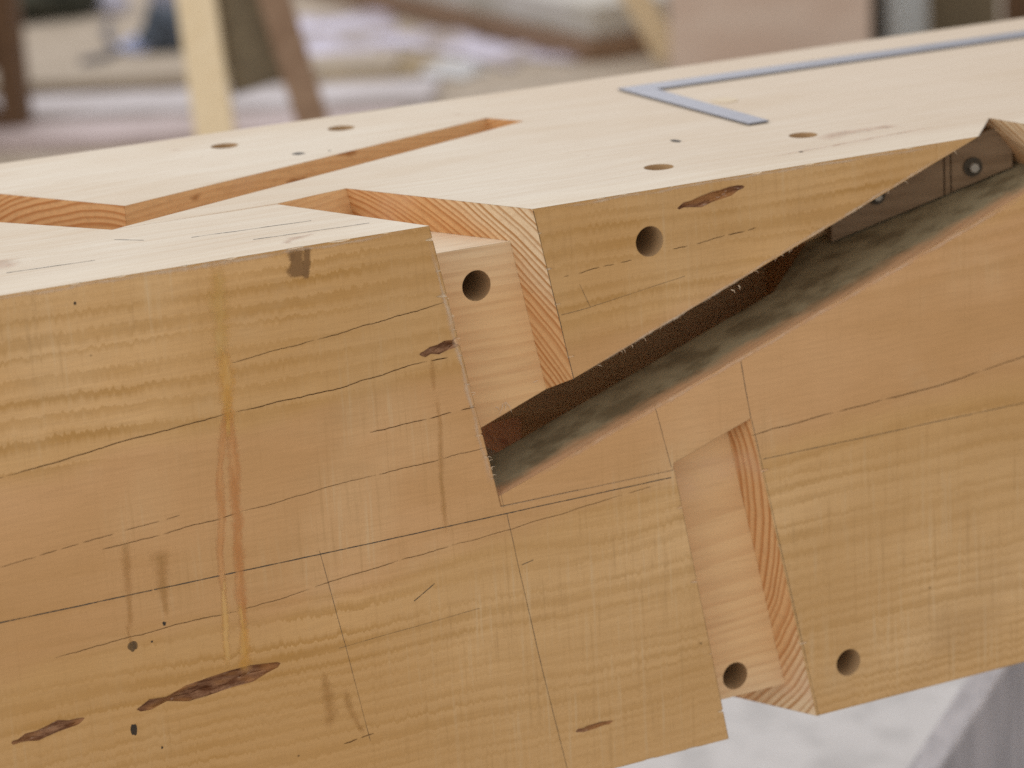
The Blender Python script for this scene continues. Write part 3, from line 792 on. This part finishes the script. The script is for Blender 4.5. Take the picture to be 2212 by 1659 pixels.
# boards standing at the back right
bd = bar('leaning_board', (3.005, 5.20, .012), (2.68, 5.44, .80), .075, .03, M_YELW, up=(.5, .86, 0))
tag(bd, 'yellow board leaning at a slant beside the plywood sheet', 'board')
bm = hexa([(2.875, 4.965, 0), (3.372, 4.77, 0), (3.378, 4.79, 0), (2.881, 4.985, 0)], [(2.935, 5.02, 1.3), (3.432, 4.82, 1.3), (3.438, 4.84, 1.3), (2.941, 5.04, 1.3)])
tag(bm_obj('plywood_sheet', bm, M_PLY), 'tan plywood sheet standing upright behind the steel square', 'plywood')

# dark things at the far left of the yard
def blob(name, c, r, mat, seed, amp=.35):
    bm = bmesh.new(); bmesh.ops.create_icosphere(bm, subdivisions=4, radius=1)
    for v in bm.verts:
        k = 1 + amp * mnoise.noise(v.co * 1.6 + Vector((seed, 0, 0))) + amp * .5 * mnoise.noise(v.co * 4 + Vector((0, seed, 0)))
        p = v.co * k; p.z = max(p.z, -.6)
        v.co = (c[0] + p.x * r[0], c[1] + p.y * r[1], (p.z + .6) * r[2])
    return bm_obj(name, bm, mat, None, True)
M_CANVAS = plain('dark_canvas', (.035, .038, .028), (.07, .07, .05), 9, .9)
M_BLUE = plain('dark_blue_canvas', (.05, .065, .085), (.10, .12, .15), 9, .8)
M_LBLUE = plain('pale_blue_plastic', (.42, .48, .72), (.55, .60, .80), 6, .4)
tag(blob('tool_bag', (1.96, 7.56), (.20, .16, .11), M_CANVAS, 2), 'dark canvas tool bag slumped at the back left', 'bag')
tag(blob('folded_tarp', (2.035, 6.56), (.075, .09, .08), M_BLUE, 5, .5), 'dark blue folded tarp behind the yellow leg', 'tarp')
tag(blob('rag', (1.955, 6.60), (.06, .07, .025), M_LBLUE, 8, .5), 'pale blue rag lying against the dark tarp', 'rag')

tag(bm_obj('water_jug', cyl((2.36, 7.50, 0), (2.36, 7.50, .30), .055, 24, .045), M_LBLUE, None, True), 'pale blue plastic jug beside the yellow leg', 'jug')
tag(blob('paper_bag', (2.16, 7.45), (.05, .05, .06), plain('white_sack', (.60, .60, .72), (.5, .5, .6)), 12, .3), 'small white sack at the end of the tool bag', 'sack')
bm = merge([cyl(a, b, .011, 8) for a, b in zip([(2.06, 7.20, .011), (1.98, 7.0, .011), (1.93, 6.79, .011), (1.89, 6.63, .011), (1.82, 6.50, .011)], [(1.98, 7.0, .011), (1.93, 6.79, .011), (1.89, 6.63, .011), (1.82, 6.50, .011), (1.72, 6.44, .011)])])
tag(bm_obj('power_cord', bm, plain('grey_rubber', (.10, .10, .12), (.16, .15, .17))), 'grey power cord trailing over the dusty floor', 'cord')
M_PBLUE = plain('pale_blue_paint', (.66, .72, .76), (.72, .77, .80), 3, .6)
tag(bm_obj('pipe', cyl((3.515, 4.81, 0), (3.545, 4.84, 1.6), .056, 32), M_PBLUE, None, True), 'pale blue upright pipe between the plywood and the dark boards', 'pipe')
M_DK = board_mat('dark_shed_board', (.055, .048, .038), (.10, .085, .065), (8, 8, 3))
tag(bar('shed_board', (3.36, 5.20, .8), (3.69, 4.98, .8), .03, 1.6, M_DK), 'dark shed board behind the pale blue pipe', 'board')
tag(bar('shed_board', (3.70, 4.975, .8), (3.86, 4.87, .8), .03, 1.6, M_OLIVE), 'olive brown shed board right of the pipe', 'board')
tag(bar('shed_board', (3.87, 4.865, .8), (4.5, 4.45, .8), .03, 1.6, M_BRNW), 'brown shed board at the far right corner', 'board')
